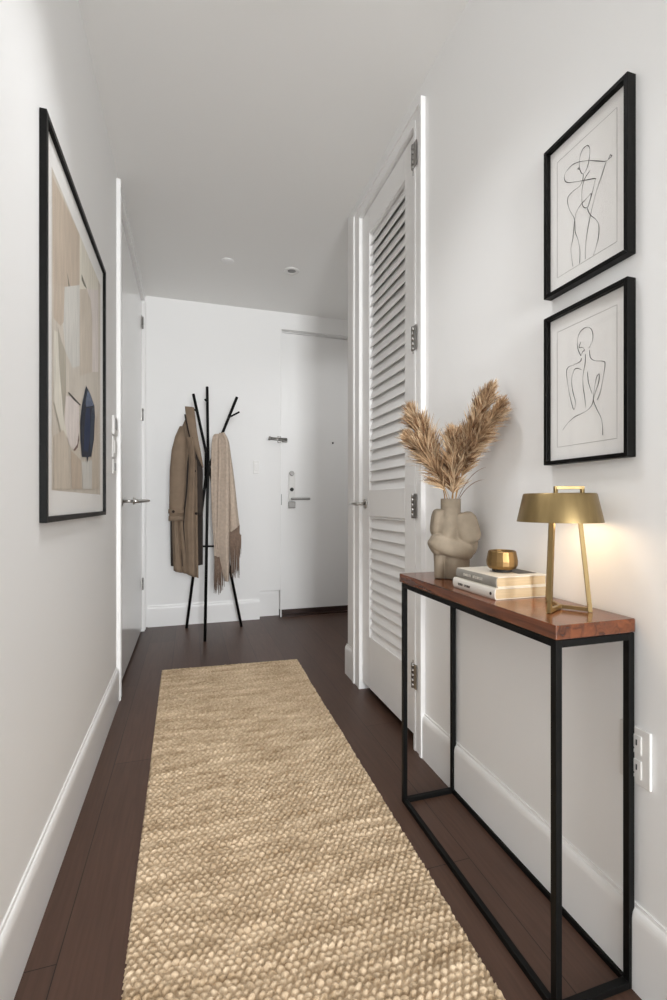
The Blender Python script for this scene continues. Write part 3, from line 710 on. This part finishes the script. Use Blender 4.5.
# ------------------------------------------------------------------ pampas stems
neck = VP(-.006, 0, .232)
def pampas(label, tip, bend, base_off, width, n, seed, start=.34, lean=0.0):
    rnd = random.Random(seed)
    p0 = neck + Vector((base_off[0], base_off[1], -.012)); p3 = Vector(tip); p1 = p0+Vector((bend[0]*.25, bend[1]*.25, (p3.z-p0.z)*.45)); p2 = p0+(p3-p0)*.72+Vector((bend[0]*-.25, bend[1]*-.25, .02))
    def B(t): return p0*(1-t)**3+p1*3*t*(1-t)**2+p2*3*t*t*(1-t)+p3*t**3
    r = thing('pampas_stem', label, 'dried grass', p0, 'dried pampas stems in the torso vase')
    b = new(); tube(b, [B(k/14*.97) for k in range(15)], [.0021-.0014*k/14 for k in range(15)], 7); obj('stem', b, 'stalk', r)
    b = new(); NT = 70
    tufts = [(rnd.random()**.8, rnd.uniform(0, 2*PI), rnd.uniform(.75, 1.3), rnd.uniform(.30, .88), rnd.choice((0, 0, 1, 1, 2))) for _ in range(NT)]
    for i in range(n):
        tu = tufts[rnd.randrange(NT)]
        u = min(1, max(0, tu[0]+rnd.gauss(0, .035))); t = start+(1-start)*u
        p = B(t); d = (B(min(t+.03, 1.03))-B(t-.03)).normalized()
        e1, e2 = frame_at(d); a = tu[1]+rnd.gauss(0, .38); out = e1*math.cos(a)+e2*math.sin(a)
        env = math.sin(PI*min(1, (u*.66+.22)))**.8
        L = (width*(.75+.9*rnd.random())*env+.008)*tu[2]
        spread = tu[3]*rnd.uniform(.75, 1.2)*(1.10-.60*u)
        dirn = (d*(1-spread*.35)+out*spread).normalized(); droop = Vector((0, 0, -1))*rnd.uniform(0, .35)+out*rnd.uniform(-.1, .25)
        wv = dirn.cross(Vector((rnd.uniform(-1, 1), rnd.uniform(-1, 1), rnd.uniform(-1, 1)))).normalized()
        w0 = rnd.uniform(.0007, .0015); mi = tu[4] if rnd.random() < .55 else rnd.choice((0, 0, 1, 2)); S = 5; prev = None
        for k in range(S+1):
            q = k/S; c = p+dirn*L*q+droop*L*q*q*.55+wv*math.sin(q*9+i)*.0012
            ww = w0*(1-q)**.6*(1+.9*math.sin(q*PI)) + .00012
            pair = (b.verts.new(c+wv*ww), b.verts.new(c-wv*ww))
            if prev:
                f = b.faces.new((prev[0], prev[1], pair[1], pair[0])); f.material_index = mi
            prev = pair
            # little spikelets off the strand
            if 0 < k < S and rnd.random() < .75:
                s2 = (dirn+out.cross(dirn)*rnd.uniform(-.9, .9)+out*rnd.uniform(-.2, .6)).normalized()*L*.16
                sw = wv*.0008
                f = b.faces.new((b.verts.new(c+sw), b.verts.new(c-sw), b.verts.new(c+s2))); f.material_index = mi
    obj('plume', b, ['p0', 'p1', 'p2'], r, fix=False)
pampas('pampas plume leaning far left toward the louvred door, highest on that side', (.716, 1.420, 1.350), (-.02, .0, 0), (-.016, .004), .053, 2200, 11, .26)
pampas('second left pampas plume, shorter and drooping lower than the highest left one', (.706, 1.395, 1.258), (-.03, .0, 0), (-.012, -.010), .056, 2000, 12, .24)
pampas('tallest pampas plume on the right, rising highest above the vase', (.868, 1.215, 1.385), (.01, -.02, 0), (.012, -.006), .048, 2200, 13, .28)
pampas('right pampas plume leaning toward the lamp, just below the tallest one', (.880, 1.185, 1.335), (.02, -.04, 0), (.016, .004), .044, 1800, 14, .30)
pampas('short pampas plume at the centre front of the vase mouth', (.820, 1.330, 1.262), (.0, .01, 0), (.000, -.014), .054, 1900, 15, .20)
pampas('short right pampas plume tucked low between centre and tallest plumes', (.862, 1.290, 1.285), (.02, -.02, 0), (.006, .010), .050, 1600, 16, .22)
def blade(tip, mid, seed):
    b = new(); p0 = neck+Vector((.010, -.004, -.005)); m = Vector(mid); t3 = Vector(tip); prev = None
    for k in range(9):
        q = k/8; c = p0*(1-q)**2+m*2*q*(1-q)+t3*q*q; w = Vector((.2, .3, .9)).normalized()*.0026*(1-q)**.7+Vector((0, 0, .0001))
        pr = (b.verts.new(c+w), b.verts.new(c-w))
        if prev: b.faces.new((prev[0], prev[1], pr[1], pr[0])).smooth = True
        prev = pr
    return b
ld = [o for o in C.objects if o.name.startswith('pampas_stem')]
obj('leaf', blade((.868, 1.228, 1.160), (.850, 1.31, 1.150), 1), 'p2', ld[-1], fix=False)
obj('leaf', blade((.866, 1.235, 1.122), (.848, 1.31, 1.120), 2), 'p2', ld[-1], fix=False)
obj('leaf', blade((.700, 1.40, 1.262), (.77, 1.385, 1.22), 3), 'p0', ld[1], fix=False)

# ------------------------------------------------------------------ coat rack, coat and scarf
rk = thing('coat_rack', 'black three-legged metal coat rack holding a coat and a scarf', 'coat rack', (.15, 3.93, 0))
J1, J2 = Vector((.131, 3.930, 1.437)), Vector((.131, 3.952, 1.300))
R = .0115
for foot, j, top in (((.419, 4.017, 0), J1, (.026, 3.925, 1.928)), ((.109, 3.664, 0), Vector((.141, 3.905, 1.42)), (.137, 4.01, 2.012)), ((-.027, 4.105, 0), J2, (.373, 3.93, 1.927))):
    b = new(); f, t = Vector(foot), Vector(top)
    tube(b, [f, f.lerp(j, .96), j, j.lerp(t, .06), t], R, 14); pl = obj('pole', b, 'black_metal', rk)
for p, q in (((.054, 3.927, 1.790), (.010, 3.868, 1.806)), ((.316, 3.932, 1.760), (.392, 3.915, 1.802)), ((.140, 3.985, 1.880), (.118, 3.952, 1.895)), ((.240, 3.932, 1.585), (.246, 3.862, 1.600))):
    b = new(); tube(b, [p, q], .0075, 12); obj('peg', b, 'black_metal', rk)
b = new(); tube(b, [(.060, 4.020, .690), (.288, 3.975, .690)], .008, 12); obj('brace', b, 'black_metal', rk)
b = new(); tube(b, [(.131, 3.945, 1.27), (.133, 3.925, 1.455)], .019, 14); obj('joint_collar', b, 'black_metal', rk)

CX, CYc = -.028, 3.850
def loft(bm, secs, n=56, mi=lambda f: 0, waves=()):
    """secs: (z, aL, aR, depth, ycentre); folds ripple the outline"""
    rings = []
    for z, aL, aR, dp, yc in secs:
        rg = []
        for k in range(n):
            th = 2*PI*k/n; ca, sa = math.cos(th), math.sin(th)
            a = (aL+aR)/2+(aR-aL)/2*math.copysign(abs(ca)**.8, ca); y = yc+dp*math.copysign(abs(sa)**.9, sa)
            for (fr, am, ph) in waves: y += am*math.sin(fr*a+ph)*min(1, (1.75-z)*1.4)
            rg.append(bm.verts.new((CX+a, y, z)))
        rings.append(rg)
    for A, B in zip(rings, rings[1:]):
        for k in range(n):
            f = bm.faces.new((A[k], A[(k+1) % n], B[(k+1) % n], B[k])); f.smooth = True
            f.material_index = mi(f)
    bm.faces.new(rings[0]); bm.faces.new(rings[-1][::-1])
def dense(secs, k=6): return smooth2(secs, k)
def sheet(rows, nu=22, folds=(), thick=.004, bulge=0.0, y0=3.80):
    """rows: (z, xL, xR) or (zL, zR, xL, xR); a hanging cloth with folds"""
    bm = new(); G = []
    rows = [(q[0], q[0], q[1], q[2]) if len(q) == 3 else q for q in rows]
    rows = smooth2(rows, 5)
    for zl, zr, xl, xr in rows:
        g = []
        for k in range(nu+1):
            s = k/nu; x = xl+(xr-xl)*s; z = zl+(zr-zl)*s; y = y0-bulge*math.sin(PI*s)
            for fr, am, ph in folds: y += am*math.sin(fr*s*2*PI+ph+(1.6-z)*.5)
            g.append(bm.verts.new((x, y, z)))
        G.append(g)
    for A, B in zip(G, G[1:]):
        for k in range(nu):
            f = bm.faces.new((A[k], A[k+1], B[k+1], B[k])); f.smooth = True
    return bm
def solid(o, t):
    m = o.modifiers.new('cloth', 'SOLIDIFY'); m.thickness = t; m.offset = 0
    return o

coat = thing('trench_coat', 'taupe trench coat hanging on the left arm of the black coat rack', 'coat', (CX, CYc, 1.79))
b = new()
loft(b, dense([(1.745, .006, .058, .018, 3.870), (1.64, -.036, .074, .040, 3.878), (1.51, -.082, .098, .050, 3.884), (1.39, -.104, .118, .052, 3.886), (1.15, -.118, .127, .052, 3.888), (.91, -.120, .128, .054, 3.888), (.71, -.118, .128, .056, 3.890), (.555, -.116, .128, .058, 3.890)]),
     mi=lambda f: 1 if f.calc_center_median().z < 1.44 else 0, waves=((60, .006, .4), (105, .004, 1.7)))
obj('body', b, ['coat', 'coat_dark'], coat)  # dark lining, also standing in for the shade in the sleeve slit
b = sheet([(1.56, 1.56, CX-.004, CX+.066), (1.48, 1.48, CX+.014, CX+.074), (1.37, 1.37, CX+.022, CX+.080), (1.15, 1.15, CX+.010, CX+.083), (.90, .90, CX-.014, CX+.085), (.70, .70, CX-.004, CX+.088), (.500, .462, CX+.000, CX+.091)],
          20, ((1.2, .012, .3), (2.3, .006, 1.0)), y0=3.790, bulge=.014)
solid(obj('front_panel', b, 'coat', coat, fix=False), .006)
b = sheet([(1.50, 1.50, CX-.080, CX+.030), (1.37, 1.37, CX-.100, CX+.008), (1.15, 1.15, CX-.106, CX-.004), (.90, .90, CX-.104, CX-.024), (.70, .70, CX-.099, CX-.008), (.522, .494, CX-.093, CX+.012)],
          20, ((1.5, .013, .9), (3.3, .006, .2)), y0=3.822, bulge=.010)
solid(obj('side_panel', b, 'coat', coat, fix=False), .006)
b = new()
tube(b, [(CX-.030, 3.835, 1.640), (CX-.040, 3.815, 1.560), (CX-.052, 3.800, 1.450), (CX-.060, 3.792, 1.300), (CX-.064, 3.788, 1.150), (CX-.070, 3.786, 1.030), (CX-.073, 3.786, .925)], [.020, .042, .055, .060, .058, .054, .051], 22, cap=True)
for v in b.verts:
    v.co.y = 3.79+(v.co.y-3.79)*.72+.005*math.sin(v.co.z*21+v.co.x*60)
slv = obj('sleeve', b, 'coat', coat)
b = new(); tube(b, [(CX-.072, 3.786, 1.000), (CX-.073, 3.786, .968)], [.0575, .0575], 24)
for v in b.verts: v.co.y = 3.786+(v.co.y-3.786)*.78
obj('cuff_strap', b, 'coat', slv)
b = new(); tube(b, [(CX-.073, 3.786, .950), (CX-.073, 3.786, .912)], [.055, .056], 24)
for v in b.verts: v.co.y = 3.786+(v.co.y-3.786)*.77
obj('cuff', b, 'coat', slv)
def button(x, y, z, parent):
    b = new(); tube(b, [(x, y, z), (x, y-.006, z)], [.011, .010], 14); obj('button', b, 'button', parent)
button(CX-.092, 3.744, .984, slv)
button(CX+.063, 3.772, 1.297, coat); button(CX+.074, 3.772, .968, coat)
# collar and lapel: stand at the peg, falling to a point on the right
b = sheet([(1.795, 1.790, CX-.008, CX+.058), (1.725, 1.725, CX+.000, CX+.066), (1.62, 1.62, CX+.020, CX+.078), (1.53, 1.52, CX+.040, CX+.094), (1.44, 1.42, CX+.075, CX+.112), (1.335, 1.325, CX+.120, CX+.126)], 12, ((.5, .006, .2),), y0=3.778, bulge=.016)
solid(obj('lapel', b, 'coat', coat, fix=False), .006)
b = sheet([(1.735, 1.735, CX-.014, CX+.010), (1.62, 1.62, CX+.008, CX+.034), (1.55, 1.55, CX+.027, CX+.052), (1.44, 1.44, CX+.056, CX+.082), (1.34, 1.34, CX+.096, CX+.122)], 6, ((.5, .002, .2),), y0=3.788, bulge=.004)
solid(obj('lapel_shade', b, 'coat_dark', coat, fix=False), .004)  # dark strip added along the lapel edge as its painted shadow line
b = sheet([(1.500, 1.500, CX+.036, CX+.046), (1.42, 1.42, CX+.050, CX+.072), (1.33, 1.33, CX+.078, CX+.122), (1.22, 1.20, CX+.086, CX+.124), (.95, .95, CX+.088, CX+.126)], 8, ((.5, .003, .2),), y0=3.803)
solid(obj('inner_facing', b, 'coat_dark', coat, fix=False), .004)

sc = thing('fringed_scarf', 'oatmeal wool scarf with brown fringe hanging on the right arm of the coat rack', 'scarf', (.246, 3.86, 1.6))
def fringe(parent, pts_top, zbot, n, seed, y):
    rnd = random.Random(seed); b = new()
    for k in range(n):
        s = (k+.5)/n; i = s*(len(pts_top)-1); j = min(int(i), len(pts_top)-2); f = i-j
        x = pts_top[j][0]*(1-f)+pts_top[j+1][0]*f; z = pts_top[j][1]*(1-f)+pts_top[j+1][1]*f
        zb = zbot+rnd.uniform(-.02, .06); dx = rnd.uniform(-.012, .012); dy = rnd.uniform(-.010, .010)
        tube(b, [(x, y, z+.006), (x+dx*.3, y+dy*.5, z*.6+zb*.4), (x+dx, y+dy, zb)], [.0026, .0030, .0016], 5)
    obj('fringe', b, 'fringe', parent)
b = sheet([(1.605, 1.605, .212, .250), (1.56, 1.56, .172, .236), (1.236, 1.236, .163, .226), (.91, .91, .172, .222), (.707, .707, .186, .225), (.610, .620, .188, .262)], 14, ((1.2, .006, .5),), y0=3.872)
back = solid(obj('back_drape', b, 'scarf', sc, fix=False), .006)
fringe(back, [(.190, .615), (.262, .620)], .325, 34, 21, 3.872)
b = sheet([(1.612, 1.612, .226, .262), (1.55, 1.55, .222, .292), (1.45, 1.45, .224, .300), (1.236, 1.236, .219, .304), (.91, .91, .212, .304), (.74, .74, .209, .303), (.60, .60, .231, .302), (.50, .50, .251, .300), (.421, .421, .267, .296)], 18, ((.9, .016, .2), (1.9, .004, .9)), y0=3.838, bulge=.010)
fd = solid(obj('front_drape', b, 'scarf', sc, fix=False), .007)
b = sheet([(1.600, 1.600, .244, .268), (1.55, 1.55, .262, .298), (1.45, 1.45, .276, .314), (1.236, 1.236, .290, .344), (1.05, 1.05, .297, .364), (.91, .91, .298, .380), (.80, .865, .299, .388)], 16, ((1.0, .010, 1.2), (2.2, .005, .2)), y0=3.856, bulge=.006)
sd = solid(obj('side_drape', b, 'scarf', sc, fix=False), .007)
fringe(sd, [(.303, .805), (.386, .862)], .455, 44, 22, 3.850)
fringe(sd, [(.384, .80), (.398, .78)], .62, 6, 23, 3.850)
# ------------------------------------------------------------------ light
def area(name, loc, rot, sx, sy, power, col=(1, 1, 1), spread=180):
    l = bpy.data.lights.new(name, 'AREA'); l.shape = 'RECTANGLE'; l.size = sx; l.size_y = sy; l.energy = power; l.color = col; l.spread = math.radians(spread)
    o = bpy.data.objects.new(name, l); C.objects.link(o); o.location = loc; o.rotation_euler = rot
    return o
# added fill light just outside the unseen end window
area('added_window_fill', ((WX0+WX1)/2, YEND-.14, (WZ0+WZ1)/2), (PI/2, 0, 0), WX1-WX0, WZ1-WZ0, 100, (.97, .988, 1.0), 88)
# unseen ceiling lamps: overhead one matches the cast shadows, nook one is added fill
for px, py, hw, en, lab in ((.17, 1.27, .17, 6.2, 'unseen ceiling lamp overhead in the hall, added fixture'), (1.48, 3.45, .13, 4, 'added fill lamp, unseen in the entry nook round the corner')):
    cl = thing('unseen_ceiling_lamp', lab, 'ceiling light', (px, py, H))
    b = new(); rbox(b, px-hw-.02, px+hw+.02, py-hw-.02, py+hw+.02, H-.018, H-.0005, .004); obj('housing', b, 'plastic', cl)
    area('unseen_ceiling_lamp_light', (px, py, H-.022), (0, 0, 0), 2*hw, 2*hw, en, (.98, .99, 1.0), 98 if px < 1 else 140)
# lamp bulb under the brass shade
l = bpy.data.lights.new('lamp_bulb', 'POINT'); l.energy = 0.30; l.color = (1.0, .74, .46); l.shadow_soft_size = .03
o = bpy.data.objects.new('lamp_bulb', l); C.objects.link(o); o.location = (lx, ly, SB+.004)

w = bpy.data.worlds.new('daylight'); bpy.context.scene.world = w; w.use_nodes = True
w.node_tree.nodes['Background'].inputs['Color'].default_value = (.9, .95, 1, 1); w.node_tree.nodes['Background'].inputs['Strength'].default_value = 1.0

# ------------------------------------------------------------------ camera
cam = bpy.data.cameras.new('camera'); co = bpy.data.objects.new('camera', cam); C.objects.link(co)
co.location = (0, 0, 1.05); co.rotation_euler = (PI/2, 0, math.radians(-17.11))
cam.sensor_fit = 'HORIZONTAL'; cam.sensor_width = 36; cam.lens = 36*466.54/667; cam.shift_y = 2.88/667; cam.clip_start = .02
S = bpy.context.scene; S.camera = co
S.view_settings.view_transform = 'Standard'; S.view_settings.look = 'None'; S.view_settings.gamma = 1; S.view_settings.use_curve_mapping = False
S.view_settings.exposure = -0.1
S.cycles.max_bounces = 12; S.cycles.diffuse_bounces = 8; S.cycles.sample_clamp_indirect = 6.0
